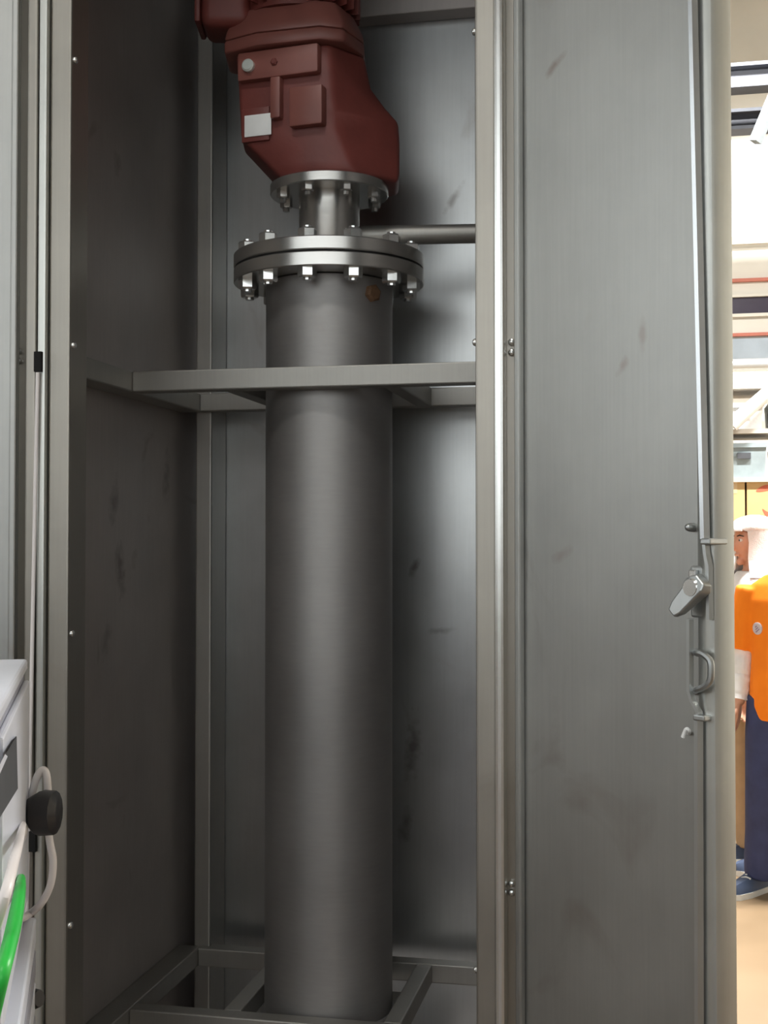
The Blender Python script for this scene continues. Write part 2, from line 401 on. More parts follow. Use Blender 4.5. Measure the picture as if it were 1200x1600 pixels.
def flatbar(name, pxs, wpx, off, th, mat):
    """flat bar following pixel points on a plane over the door's inner face"""
    bm = bmesh.new(); rings = []
    for (x, y) in pxs:
        s, z = dloc(x, y, off)
        if (x, y) == pxs[0] and y <= 0: z = DZ1 - 0.05
        w = wpx
        rings.append([MR @ Vector(v) for v in ((s - w, off - th / 2, z), (s - w * 0.5, off + th / 2, z), (s + w * 0.5, off + th / 2, z), (s + w, off - th / 2, z))])
    loft(bm, rings); return obj(name, bm, mat, dr)
flatbar('lock_rod', [(1066, -150), (1100, 842)], 0.0065, 0.030, 0.008, 'rod')
flatbar('lock_rod', [(1101, 846), (1103, 866), (1107, 884), (1108, 968)], 0.005, 0.026, 0.006, 'lock')
flatbar('lock_rod', [(1077, 968), (1077, 1080), (1082, 1096), (1091, 1112), (1092, 1128)], 0.005, 0.026, 0.006, 'lock')
def rod_end():
    bm = bmesh.new(); rings = []
    for (x, y) in ((1090, 1122), (1088, 1590)):
        s, z = dloc(x, y, 0.028)
        if y > 1500: z = DZ0 + 0.04
        rings.append([MR @ Vector(v) for v in ((s - .006, .024, z), (s - .003, .032, z), (s + .003, .032, z), (s + .006, .024, z))])
    loft(bm, rings); return obj('lock_rod', bm, 'lock', dr)
rod_end()
def dbox(name, px0, px1, y0, y1, o0, o1, mat, bevel=0.002):
    sa, z1 = dloc(px0, y0, o1); sb, z0 = dloc(px1, y1, o1)
    bm = bmesh.new(); bbox(bm, sa, sb, o0, o1, z0, z1, MR); return obj(name, bm, mat, dr, bevel=bevel)
dbox('lock_case', 1078, 1104, 884, 966, 0, 0.020, 'lock', 0.003)
dbox('lock_plate', 1075, 1087, 890, 925, 0.020, 0.026, 'zinc')
dbox('rod_guide', 1093, 1109, 841, 851, 0, 0.036, 'lock')
dbox('rod_guide', 1082, 1100, 1116, 1128, 0, 0.036, 'lock')
dbox('lock_strap', 1074, 1108, 966, 1018, 0, 0.005, 'sheet', 0.001)
# lever: hub and a tapered arm pointing down towards the hinge
hub = dp(1090, 918, 0.03)
bm = bmesh.new()
A = dp(1093, 912, 0.036); E = dp(1051, 958, 0.044)
ax = (E - A).normalized(); wv = ax.cross(nr).normalized()
rings = []
for t, w, th in ((-0.15, 0.011, 0.007), (0.0, 0.017, 0.009), (0.35, 0.015, 0.007), (0.8, 0.013, 0.005), (1.0, 0.008, 0.004)):
    c = A.lerp(E, t)
    rings.append([c + wv * w - nr * th, c + wv * w * 0.8 + nr * th, c - wv * w * 0.8 + nr * th, c - wv * w - nr * th])
loft(bm, rings); obj('lock_lever', bm, 'lock', dr, bevel=0.002)
bm = lathe([(0.015, -0.02), (0.015, 0.012), (0.011, 0.016)], 16)
Mh = Matrix.Translation(hub) @ Vector((0, 0, 1)).rotation_difference(nr).to_matrix().to_4x4()
bmesh.ops.transform(bm, matrix=Mh, verts=bm.verts); obj('lever_hub', bm, 'zinc', dr, smooth=True)
# staple (D-shaped padlock loop)
pts = [dp(1086, 1018, 0.0), dp(1088, 1020, 0.03), dp(1098, 1022, 0.034), dp(1109, 1032, 0.034), dp(1111, 1046, 0.034), dp(1109, 1064, 0.034), dp(1099, 1074, 0.034), dp(1088, 1078, 0.03), dp(1086, 1081, 0.0)]
obj('lock_staple', tube(smooth_path(pts, 5), 0.0045, 8), 'lock', dr, smooth=True)
# stub screw and little bent hook
c = dp(1083, 824, 0.0); screw(c, nr, 0.006, 0.014, 'lock', dr)
pts = [dp(1076, 1146, 0.0), dp(1077, 1143, 0.016), dp(1073, 1139, 0.02), dp(1070, 1144, 0.02), dp(1067, 1152, 0.02)]
obj('hook', tube(smooth_path(pts, 5), 0.0028, 8), 'nameplate', dr, smooth=True)

# rubbed marks and smears on the sheets, each at its own place
def add_marks(mat, marks):
    t = MATS[mat].node_tree; b = t.nodes['Principled BSDF']; N = t.nodes.new; L = t.links.new
    src = b.inputs['Base Color'].links[0].from_socket
    tc = N('ShaderNodeTexCoord'); nz = N('ShaderNodeTexNoise'); nz.inputs['Scale'].default_value = 45; nz.inputs['Detail'].default_value = 5
    L(tc.outputs['Object'], nz.inputs['Vector'])
    for c, axis, la, sh_, amt, colr in marks:
        # axis: direction of the smear; la long, sh_ short half-length
        mp = N('ShaderNodeMapping'); mp.vector_type = 'TEXTURE'
        mp.inputs['Location'].default_value = c
        mp.inputs['Rotation'].default_value = Vector((0, 0, 1)).rotation_difference(Vector(axis).normalized()).to_euler()
        mp.inputs['Scale'].default_value = (sh_, sh_, la)
        L(tc.outputs['Object'], mp.inputs['Vector'])
        ln = N('ShaderNodeVectorMath'); ln.operation = 'LENGTH'; L(mp.outputs['Vector'], ln.inputs[0])
        ad = N('ShaderNodeMath'); ad.operation = 'MULTIPLY_ADD'; ad.inputs[1].default_value = 1.6; L(nz.outputs['Fac'], ad.inputs[0]); L(ln.outputs['Value'], ad.inputs[2])
        mr = N('ShaderNodeMapRange'); mr.inputs['From Min'].default_value = 0.9; mr.inputs['From Max'].default_value = 1.75; mr.inputs['To Min'].default_value = amt; mr.inputs['To Max'].default_value = 0.0
        L(ad.outputs['Value'], mr.inputs['Value'])
        mx = N('ShaderNodeMix'); mx.data_type = 'RGBA'; L(mr.outputs['Result'], mx.inputs['Factor']); L(src, mx.inputs[6]); mx.inputs[7].default_value = (*colr, 1)
        src = mx.outputs[2]
    L(src, b.inputs['Base Color'])
DK = (0.10, 0.065, 0.05); BR = (0.20, 0.13, 0.09)
def onL(px, py): return on_plane(px, py, Vector((XL, 0, 0)), Vector((1, 0, 0)))
def onB(px, py): return at_Y(px, py, YB)
add_marks('sheet_side', [(onL(178, 785), (0, .3, 1), .06, .03, .4, DK), (onL(188, 893), (0, -.2, 1), .07, .03, .5, DK), (onL(260, 745), (0, .1, 1), .08, .03, .35, DK), (onL(165, 1000), (0, .4, 1), .05, .025, .3, DK)])
add_marks('sheet_back', [(onB(708, 312), (.6, 0, 1), .05, .012, .45, DK), (onB(648, 885), (.3, 0, 1), .03, .012, .6, DK), (onB(645, 1170), (.1, 0, 1), .09, .025, .55, DK), (onB(690, 985), (1, 0, .1), .05, .010, .4, DK), (onB(635, 1290), (.2, 0, 1), .05, .02, .5, DK)])
add_marks('sheet', [(dp(866, 102, 0), dvr * 0.9 + Vector((0, 0, .5)), .028, .010, .5, BR), (dp(972, 572, 0), dvr * 0.5 + Vector((0, 0, .6)), .022, .010, .35, BR), (dp(1004, 520, 0), Vector((0, 0, 1)), .03, .010, .3, BR), (dp(880, 865, 0), dvr + Vector((0, 0, .4)), .03, .012, .3, BR)])

# ================================================================== THE PIPE COLUMN
col = thing('pipe_column', 'vertical dull steel pipe with a bolted flange standing in the cabinet', 'pipe', (PX, PY, 0.597), YAW)
Z0 = 0.597
def zz(z): return z - Z0
R0 = 0.1365
obj('pipe', lathe([(R0, 0), (R0, zz(2.155))], 72), 'pipe', col, smooth=True)
obj('weld_bead', lathe([(R0, 0.0), (R0 + 0.008, 0.004), (R0 + 0.005, 0.010), (R0, 0.014)], 48), 'pipe', col, smooth=True)
fl = lathe([(0.204, zz(2.157)), (0.206, zz(2.159)), (0.206, zz(2.184)), (0.204, zz(2.186))], 72); lf = obj('flange', fl, 'flange', col, smooth=True)
obj('gasket', lathe([(0.196, zz(2.186)), (0.196, zz(2.190))], 64), 'gasket', col)
uf = obj('flange', lathe([(0.204, zz(2.190)), (0.206, zz(2.192)), (0.206, zz(2.216)), (0.204, zz(2.218))], 72), 'flange', col, smooth=True)
proto = None
for k in range(12):
    a = math.radians(-90 + 18 + 30 * k)
    c = (0.180 * math.cos(a), 0.180 * math.sin(a), 0)
    if proto is None:
        bm = bmesh.new(); hexa(bm, (0, 0), 0.0195, zz(2.218), zz(2.238), 6, 0.3)
        loft(bm, [[(0.009 * math.cos(2 * PI * i / 10), 0.009 * math.sin(2 * PI * i / 10), z) for i in range(10)] for z in (zz(2.238), zz(2.243))])
        proto = (obj('bolt', bm, 'zinc', col, smooth=False, loc=c),)
        bm = bmesh.new(); hexa(bm, (0, 0), 0.0195, zz(2.157), zz(2.137), 6, 0.1)
        loft(bm, [[(0.009 * math.cos(2 * PI * i / 10), 0.009 * math.sin(2 * PI * i / 10), z) for i in range(10)] for z in (zz(2.137), zz(2.132))])
        nut = obj('nut', bm, 'zinc', proto[0])
    else:
        b = clone(proto[0], col, location=c, rotation_euler=(0, 0, 0.0)); clone(nut, b)
# threaded plug on the pipe
a = math.radians(-90 + 43)
bm = lathe([(0.019, -0.012), (0.019, 0.008), (0.014, 0.011)], 6)
zpl = CAMZ + (848 - 457) * 2.66 / 2000
M = Matrix.Translation((R0 * math.cos(a), R0 * math.sin(a), zz(zpl))) @ Vector((0, 0, 1)).rotation_difference(Vector((math.cos(a), math.sin(a), 0))).to_matrix().to_4x4()
bmesh.ops.transform(bm, matrix=M, verts=bm.verts); obj('plug', bm, 'rust', col)
# neck, its flange, the stay tube to the cabinet side
obj('neck', lathe([(0.072, zz(2.218)), (0.068, zz(2.226)), (0.066, zz(2.235)), (0.066, zz(2.352))], 48), 'flange', col, smooth=True)
nf = obj('neck_flange', lathe([(0.126, zz(2.350)), (0.128, zz(2.352)), (0.128, zz(2.370)), (0.126, zz(2.372))], 64), 'flange', col, smooth=True)
nb = None
for k in range(8):
    a = math.radians(-90 + 22 + 45 * k); c = (0.105 * math.cos(a), 0.105 * math.sin(a), 0)
    if nb is None:
        bm = bmesh.new(); hexa(bm, (0, 0), 0.0135, zz(2.350), zz(2.336), 6, 0.2)
        loft(bm, [[(0.007 * math.cos(2 * PI * i / 8), 0.007 * math.sin(2 * PI * i / 8), z) for i in range(8)] for z in (zz(2.336), zz(2.328))])
        nb = obj('bolt', bm, 'flange', col, loc=c)
    else: clone(nb, col, location=c)
Mi = Matrix.Rotation(-YAW, 3, 'Z')
st0 = Mi @ Vector((0.05, 0.05, 0)); st1 = Mi @ Vector((XR - PX, 0.12, 0))
zs = zz(at_Y(690, 371, 2.78).z)
obj('stay_tube', tube([(st0.x, st0.y, zs), (st1.x, st1.y, zs)], 0.0210, 14), 'bar', col, smooth=True)

# ================================================================== THE GEARED MOTOR
GZ = 2.372
gm = thing('gear_motor', 'red painted geared motor bolted upright on top of the pipe column', 'motor', (PX, PY, GZ), YAW)
lv = [
 (0.000, [(-.100,-.065), (-.030,-.106), (.060,-.106), (.149,-.035), (.149,.075), (.06,.12), (-.06,.12), (-.11,.04)]),
 (0.025, [(-.125,-.065), (-.030,-.110), (.045,-.110), (.152,-.030), (.152,.09), (.06,.13), (-.07,.13), (-.13,.045)]),
 (0.090, [(-.186,-.052), (-.022,-.110), (.018,-.110), (.152,-.020), (.152,.10), (.05,.14), (-.08,.14), (-.19,.05)]),
 (0.135, [(-.188,-.052), (-.020,-.110), (.016,-.110), (.149,-.020), (.149,.10), (.05,.14), (-.08,.14), (-.19,.05)]),
 (0.165, [(-.190,-.052), (-.018,-.110), (.012,-.110), (.122,-.020), (.122,.10), (.05,.14), (-.08,.14), (-.192,.05)]),
 (0.205, [(-.192,-.052), (-.016,-.110), (.010,-.110), (.090,-.030), (.090,.09), (.03,.14), (-.08,.14), (-.194,.05)]),
 (0.270, [(-.198,-.052), (-.012,-.110), (.006,-.110), (.076,-.040), (.076,.08), (.02,.14), (-.08,.14), (-.20,.05)]),
]
bm = bmesh.new(); loft(bm, [[(x, y, z) for x, y in r] for z, r in lv])
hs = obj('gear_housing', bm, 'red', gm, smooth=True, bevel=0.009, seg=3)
# proud castings on the front face
FA = Vector((-.189, -.052, 0)); FB = Vector((-.018, -.111, 0)); fd = (FB - FA).normalized(); fn = Vector((fd.y, -fd.x, 0))
FM = Matrix(((fd.x, fn.x, 0, FA.x), (fd.y, fn.y, 0, FA.y), (0, 0, 1, 0), (0, 0, 0, 1)))
def fbox(name, s0, s1, z0, z1, t0, t1, mat, parent, bevel=0.003):
    bm = bmesh.new(); bbox(bm, s0, s1, t0, t1, z0, z1, FM); return obj(name, bm, mat, parent, bevel=bevel, smooth=True)
fbox('cover_pad', 0.002, 0.186, 0.205, 0.266, -0.02, 0.018, 'red_smooth_lit', gm, 0.005)
fbox('rib', 0.078, 0.101, 0.118, 0.206, -0.02, 0.019, 'red_smooth_lit', gm, 0.004)
fbox('mounting_pad', 0.122, 0.196, 0.095, 0.178, -0.02, 0.020, 'red_smooth_lit', gm, 0.004)
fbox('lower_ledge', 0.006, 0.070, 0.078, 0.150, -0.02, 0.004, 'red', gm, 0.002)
npl = fbox('nameplate', 0.014, 0.076, 0.088, 0.134, 0.004, 0.007, 'nameplate', gm, 0.001)
bm = lathe([(0.0135, -0.004), (0.0135, 0.008), (0.010, 0.011)], 18)
M = FM @ Matrix.Translation((0.030, 0.018, 0.234)) @ Matrix.Rotation(-PI / 2, 4, 'X')
bmesh.ops.transform(bm, matrix=M, verts=bm.verts); obj('sight_glass', bm, 'glass_plug', gm, smooth=True)
bm = lathe([(0.008, -0.004), (0.008, 0.003), (0.005, 0.005)], 6)
M = FM @ Matrix.Translation((0.088, 0.018, 0.236)) @ Matrix.Rotation(-PI / 2, 4, 'X')
bmesh.ops.transform(bm, matrix=M, verts=bm.verts); obj('oil_plug', bm, 'red', gm)
# joint flange, adapter bell
pl = [(-.222, -.056), (-.150, -.100), (-.015, -.135), (.035, -.122), (.076, -.040), (.076, .09), (.02, .155), (-.10, .155), (-.225, .06)]
obj('joint_flange', prism(pl, 0.270, 0.298), 'red_smooth_lit', gm, smooth=True, bevel=0.006)
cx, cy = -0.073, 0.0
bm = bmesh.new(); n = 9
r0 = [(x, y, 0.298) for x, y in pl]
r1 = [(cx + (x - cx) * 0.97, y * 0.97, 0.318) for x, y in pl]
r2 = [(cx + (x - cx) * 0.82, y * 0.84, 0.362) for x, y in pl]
loft(bm, [r0, r1, r2]); obj('adapter_bell', bm, 'red_smooth_lit', gm, smooth=True, bevel=0.006)
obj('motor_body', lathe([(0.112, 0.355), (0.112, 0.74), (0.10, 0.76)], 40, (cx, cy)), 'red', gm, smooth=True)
fin = None
for k in range(30):
    a = 2 * PI * k / 30
    if abs(((a - PI * 1.08 + PI) % (2 * PI)) - PI) < 0.42: continue
    if fin is None:
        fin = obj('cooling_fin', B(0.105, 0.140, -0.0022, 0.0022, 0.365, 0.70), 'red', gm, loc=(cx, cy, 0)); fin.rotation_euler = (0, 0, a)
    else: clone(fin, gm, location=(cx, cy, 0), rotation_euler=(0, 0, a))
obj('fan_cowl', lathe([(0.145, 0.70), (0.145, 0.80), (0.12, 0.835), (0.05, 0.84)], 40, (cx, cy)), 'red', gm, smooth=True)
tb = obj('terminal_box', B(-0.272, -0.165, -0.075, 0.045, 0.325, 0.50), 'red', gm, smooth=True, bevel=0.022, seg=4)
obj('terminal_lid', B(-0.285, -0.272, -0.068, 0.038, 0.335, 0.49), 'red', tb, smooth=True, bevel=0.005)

# ================================================================== FOREGROUND CONSOLE (left)
Bc = at_d(38, 1030, 1.30); Ac = at_d(0, 1095, 0.958)
dv = (Bc - Ac); dv.z = 0; dv.normalize(); 
CT = Bc.z
con = thing('control_console', 'pale grey control console with loose wiring in front of the left door', 'console', (Bc.x, Bc.y, 0), math.atan2(-dv.x, dv.y))
# local: x = to the right, y = receding; the back right corner is the origin
obj('body', B(-0.46, 0.0, -0.42, 0.0, 0.06, CT - 0.012), 'grey_box', con, bevel=0.005)
obj('top', B(-0.464, 0.003, -0.424, 0.003, CT - 0.012, CT), 'white_box', con, bevel=0.003)
obj('plinth', B(-0.44, -0.02, -0.40, -0.02, 0, 0.06), 'dark_grey', con)
obj('terminal_cover', B(0.0, 0.006, -0.40, -0.012, CT - 0.235, CT - 0.02), 'white_box', con, bevel=0.002)
RN = Vector((dv.y, -dv.x, 0))     # outward normal of the console's side
def cs(px, py, off=0.02):
    p = on_plane(px, py, Bc + RN * off, RN) - Vector((Bc.x, Bc.y, 0))
    return Matrix.Rotation(-math.atan2(-dv.x, dv.y), 3, 'Z') @ p
bm = bmesh.new(); loft(bm, [[cs(x, y, o) for x, y in ((-14, 1215), (26, 1150), (28, 1232), (-14, 1300))] for o in (0.005, 0.010)]); obj('display_window', bm, 'dark_grey', con)
bm = bmesh.new(); loft(bm, [[cs(x, y, o) for x, y in ((-14, 1222), (8, 1178), (12, 1182), (-14, 1240))] for o in (0.009, 0.013)]); obj('window_bar', bm, 'white_box', con)
for i in range(7):
    z = CT - 0.255 - i * 0.032
    obj('terminal_block', B(0.0, 0.014, -0.36, -0.02, z - 0.026, z), 'grey_box' if i % 2 else 'white_box', con, bevel=0.002)
def cl(px, py, d):
    p = at_d(px, py, d) - Vector((Bc.x, Bc.y, 0))
    return Matrix.Rotation(-math.atan2(-dv.x, dv.y), 3, 'Z') @ p
gl = bmesh.new()
tube([cl(24, 1266, 1.292), cl(46, 1266, 1.25)], 0.011, 10, gl)
tube([cl(46, 1266, 1.252), cl(66, 1270, 1.242), cl(86, 1270, 1.240), cl(92, 1270, 1.240)], [0.012, 0.022, 0.021, 0.014], 14, gl)
obj('cable_gland', gl, 'black', con, smooth=True)
obj('cable_gland', tube([cl(14, 1566, 1.285), cl(40, 1562, 1.272), cl(62, 1560, 1.265)], [0.010, 0.013, 0.008], 12), 'black', con, smooth=True)
def cable(pts, r, mat):
    return obj('cable', tube(smooth_path(pts, 6), r, 10), mat, con, smooth=True)
cable([cs(34, 1310, 0.004)] + [cl(*p) for p in ((44, 1268, 1.272), (50, 1240, 1.27), (58, 1214, 1.268), (67, 1203, 1.268), (73, 1212, 1.268), (75, 1240, 1.268), (75, 1270, 1.268), (77, 1310, 1.266), (83, 1345, 1.264), (79, 1382, 1.264), (64, 1412, 1.268), (42, 1431, 1.275))] + [cs(28, 1436, 0.006)], 0.0038, 'cable_white')
cable([cs(36, 1288, 0.006), cs(29, 1318, 0.022), cs(20, 1352, 0.026), cs(10, 1392, 0.026), cs(-8, 1450, 0.02)], 0.0030, 'cable_white')
cable([cs(33, 1372, 0.008), cs(31, 1392, 0.024), cs(24, 1440, 0.028), cs(14, 1482, 0.028), cs(2, 1530, 0.026), cs(-14, 1600, 0.02)], 0.0036, 'cable_green')
cable([cs(27, 1392, 0.010), cs(16, 1452, 0.024), cs(5, 1500, 0.026), cs(-14, 1570, 0.02)], 0.0028, 'cable_green')

# ================================================================== STORAGE RACK IN THE HALL
RY = 8.8
RX0 = at_Y(1112, 850, RY).x; RX1 = RX0 + 2.2; RD = 0.6
rack = thing('storage_rack', 'grey steel shelving rack loaded with cartons and bins', 'rack', (RX0, RY, 0))
rtop = at_Y(1170, 560, RY).z
for x in (0.0, RX1 - RX0 - 0.05):
    for y in (0.0, RD - 0.05):
        obj('upright', B(x, x + 0.05, y, y + 0.05, 0, rtop), 'rack', rack)
RS = [at_Y(1170, y, RY).z for y in (600, 670, 746, 828, 915, 1010, 1110)]
for z in RS:
    obj('shelf_board', B(0.05, RX1 - RX0 - 0.05, 0.0, RD, z - 0.03, z), 'rack_board', rack)
def carton(x0, x1, z, h, label, printed):
    t = thing('carton', label, 'carton', ((x0 + x1) / 2, RY + 0.03, z), 0, 'cartons on the rack')
    w = (x1 - x0) / 2
    obj('box', B(-w, w, 0, 0.45, 0, h), 'carton', t, bevel=0.004)
    obj('tape', B(-0.03, 0.03, -0.0015, 0.452, h - 0.002, h + 0.0015), 'tape', t)
    obj('tape', B(-0.03, 0.03, -0.0015, 0.001, h - 0.08, h - 0.002), 'tape', t)
    if printed:   # brush-like swoosh marks
        for pts in ([(-w + 0.06, 0.80), (-w + 0.12, 0.86), (-w + 0.20, 0.88)], [(-w + 0.10, 0.42), (-w + 0.13, 0.32), (-w + 0.20, 0.24), (-w + 0.28, 0.22)]):
            P = smooth_path([(x, 0, q * h) for x, q in pts], 6); n = len(P)
            bm = bmesh.new()
            for i in range(n - 1):
                wa = 0.004 + 0.016 * math.sin(PI * i / (n - 1)); wb = 0.004 + 0.016 * math.sin(PI * (i + 1) / (n - 1))
                loft(bm, [[(P[i].x, -0.002, P[i].z - wa), (P[i].x, -0.002, P[i].z + wa), (P[i].x, 0.001, P[i].z + wa), (P[i].x, 0.001, P[i].z - wa)],
                          [(P[i + 1].x, -0.002, P[i + 1].z - wb), (P[i + 1].x, -0.002, P[i + 1].z + wb), (P[i + 1].x, 0.001, P[i + 1].z + wb), (P[i + 1].x, 0.001, P[i + 1].z - wb)]])
            obj('print', bm, 'print_red', t)
    return t
ch = at_Y(1170, 752, RY + 0.03).z - RS[3]
xm = at_Y(1166, 790, RY).x
carton(RX0 + 0.06, xm - 0.006, RS[3], ch, 'plain brown carton on the rack behind the white hood', False)
carton(xm + 0.006, xm + 0.42, RS[3], ch, 'brown carton with red brush print on the rack', True)
carton(xm + 0.45, xm + 0.85, RS[3], ch * 0.9, 'plain brown carton at the far side of the printed carton', False)
def crate(x0, x1, z, h, mat, label, cat='crate'):
    t = thing('plastic_crate', label, cat, ((x0 + x1) / 2, RY + 0.05, z), 0, 'plastic crates on the rack')
    w = (x1 - x0) / 2
    bm = bmesh.new()
    o = [(-w * .93, 0.02), (w * .93, 0.02), (w * .93, 0.40), (-w * .93, 0.40)]; u = [(-w, 0), (w, 0), (w, 0.42), (-w, 0.42)]
    i = [(-w * .94, 0.02), (w * .94, 0.02), (w * .94, 0.40), (-w * .94, 0.40)]; b = [(-w * .88, 0.04), (w * .88, 0.04), (w * .88, 0.38), (-w * .88, 0.38)]
    loft(bm, [[(x, y, 0) for x, y in o], [(x, y, h) for x, y in u], [(x, y, h) for x, y in i], [(x, y, 0.02) for x, y in b]])
    obj('tub', bm, mat, t)
    obj('rim', B(-w - 0.008, w + 0.008, -0.012, 0.0, h - 0.03, h), mat, t)
    obj('grip', B(-w * 0.3, w * 0.3, -0.014, 0.004, h * 0.55, h * 0.72), 'dark_grey', t)
    return t
hb = (RS[1] - RS[2]) * 0.72
crate(RX0 + 0.07, RX0 + 0.36, RS[2], hb, 'bin_grey', 'grey plastic crate on the shelf directly above the cartons')
crate(RX0 + 0.40, RX0 + 0.72, RS[2], hb * 0.85, 'blue_grey', 'blue grey plastic crate on the shelf above the cartons')
hb = (RS[0] - RS[1]) * 0.6
crate(RX0 + 0.10, RX0 + 0.34, RS[1], hb, 'sack_white', 'white plastic crate below the top shelf of the rack')
crate(RX0 + 0.38, RX0 + 0.70, RS[1], hb, 'bin_grey', 'grey plastic crate below the top shelf beside the white crate')
crate(xm + 0.10, xm + 0.40, RS[4], 0.22, 'bin_green', 'green plastic crate under the printed carton')
def sack(x, z, w, h, label):
    bm = bmesh.new(); rings = []
    for t, k in ((0, 0.86), (0.12, 1.0), (0.5, 1.03), (0.85, 0.9), (1.0, 0.55)):
        rings.append([(w * k * math.copysign(abs(math.cos(a)) ** 0.6, math.cos(a)) * (1 + 0.05 * math.sin(5 * a + 7 * t)), 0.22 + 0.2 * k * math.copysign(abs(math.sin(a)) ** 0.6, math.sin(a)), h * t) for a in [2 * PI * i / 20 for i in range(20)]])
    loft(bm, rings); o = obj('sack', bm, 'sack_white', None, smooth=True, loc=(x, RY + 0.05, z)); return tag(o, label, 'sack', 'white sacks on the rack')
sack(RX0 + 0.18, RS[4], 0.11, 0.27, 'white sack on the rack under the plain carton')
sack(RX0 + 0.21, RS[5], 0.14, 0.28, 'white sack on the second lowest rack shelf')
sack(xm + 0.36, RS[5], 0.17, 0.27, 'white sack on the rack under the green crate')
sack(RX0 + 0.30, RS[6], 0.20, 0.26, 'white sack on the lowest rack shelf')
# white diagonal tube of unknown use across the rack front, attached to the rack
r0 = at_Y(1143, 664, RY - 0.05); r1 = at_Y(1214, 600, RY - 0.05)
oR = Vector((RX0, RY, 0))
o_ = obj('diagonal_tube', tube([tuple(r0 - oR), tuple(r1 - oR)], [0.050, 0.042], 14), 'sack_white', rack, smooth=True); o_['label'] = 'thick white diagonal tube'
tr = at_Y(1190, 596, RY + 0.2)
tag(obj('steel_tray', B(tr.x - 0.35, tr.x + 0.5, RY + 0.06, RY + 0.5, RS[0], RS[0] + 0.09), 'bin_grey', bevel=0.01), 'grey steel tray on the top rack shelf', 'tray')

# ================================================================== PEOPLE
def remesh(name, bm, voxel, mat, parent, it=6):
    bmesh.ops.recalc_face_normals(bm, faces=bm.faces)
    me = bpy.data.meshes.new(name + '_raw'); bm.to_mesh(me); bm.free()
    o = bpy.data.objects.new(name + '_raw', me); COL.objects.link(o)
    m = o.modifiers.new('r', 'REMESH'); m.mode = 'VOXEL'; m.voxel_size = voxel; m.use_smooth_shade = True
    s_ = o.modifiers.new('s', 'SMOOTH'); s_.factor = 0.5; s_.iterations = it
    dg = bpy.context.evaluated_depsgraph_get(); ev = o.evaluated_get(dg)
    nm = bpy.data.meshes.new_from_object(ev)
    bpy.data.objects.remove(o); bpy.data.meshes.remove(me)
    nm.name = name; nm.materials.clear(); nm.materials.append(MATS[mat])
    for p in nm.polygons: p.use_smooth = True
    r = bpy.data.objects.new(name, nm); COL.objects.link(r); r.parent = parent
    return r
def ell(bm, c, r, n=20, f=None):
    g = bmesh.ops.create_uvsphere(bm, u_segments=n, v_segments=n, radius=1.0)
    for v in g['verts']:
        p = Vector(v.co)
        if f: p = f(p)
        v.co = Vector((c[0] + p.x * r[0], c[1] + p.y * r[1], c[2] + p.z * r[2]))
def rings_torso(bm, rs, n=24, ex=0.0):
    loft(bm, [[(cx + (rx + ex) * math.cos(a), cy + (ry + ex) * math.sin(a), z) for a in [2 * PI * i / n for i in range(n)]] for z, cx, cy, rx, ry in rs])
TORSO = [(0.86, 0, 0.01, 0.10, 0.09), (0.90, 0, 0.01, 0.165, 0.115), (0.98, 0, 0.01, 0.168, 0.115), (1.08, 0, 0, 0.145, 0.10), (1.20, 0, -0.005, 0.158, 0.108),
         (1.32, 0, 0, 0.175, 0.112), (1.40, 0, 0.005, 0.165, 0.095), (1.445, 0, 0.01, 0.11, 0.07), (1.47, 0, 0.01, 0.06, 0.058)]
def head(bm, zc=1.60):
    def f(p):
        q = Vector(p)
        if p.z < 0: q.x *= 1 + 0.30 * p.z; q.y *= 1 + 0.12 * p.z
        if p.y < -0.2 and -0.35 < p.z < 0.3: q.y += 0.05 * math.exp(-((abs(p.x) - 0.42) ** 2 + (p.z - 0.08) ** 2) / 0.03)     # eye sockets
        return q
    ell(bm, (0, -0.005, zc), (0.076, 0.096, 0.118), 28, f)
    tube([(0, -0.088, zc + 0.02), (0, -0.104, zc - 0.012), (0, -0.112, zc - 0.026), (0, -0.094, zc - 0.034)], [0.008, 0.011, 0.014, 0.010], 8, bm)    # nose
    for s in (-1, 1):
        ell(bm, (s * 0.077, 0.008, zc - 0.005), (0.010, 0.018, 0.030), 10)          # ears
    tube([(-0.022, -0.086, zc - 0.060), (0, -0.094, zc - 0.060), (0.022, -0.086, zc - 0.060)], [0.005, 0.008, 0.005], 6, bm)   # lips
    ell(bm, (0, -0.070, zc - 0.094), (0.024, 0.022, 0.018), 10)                      # chin
    tube([(0, 0.012, 1.42), (0, 0.008, 1.50), (0, 0.0, zc - 0.05)], [0.066, 0.057, 0.055], 16, bm)
def hand(bm, w, dr_, side):
    """palm and five fingers hanging from wrist w along dr_"""
    w = Vector(w); d_ = Vector(dr_).normalized(); fwd = Vector((0, -1, 0)); fwd = (fwd - d_ * fwd.dot(d_)).normalized(); inn = d_.cross(fwd) * side
    pal = w + d_ * 0.05
    for k in range(4):
        o = fwd * (0.030 - 0.020 * k)
        tube([w + o * 0.5, w + d_ * 0.04 + o * 0.9, w + d_ * 0.088 + o], [0.014, 0.0135, 0.011], 8, bm)
        L = (0.068, 0.078, 0.073, 0.058)[k]; b0 = w + d_ * 0.086 + o
        tube([b0, b0 + d_ * L * 0.45 + inn * 0.006, b0 + d_ * L * 0.75 + inn * 0.018, b0 + d_ * L * 0.95 + inn * 0.030], [0.0095, 0.009, 0.008, 0.0065], 8, bm)
    t0 = w + d_ * 0.025 + fwd * 0.022
    tube([t0, t0 + d_ * 0.03 + fwd * 0.022 + inn * 0.008, t0 + d_ * 0.062 + fwd * 0.028 + inn * 0.014], [0.013, 0.010, 0.008], 8, bm)
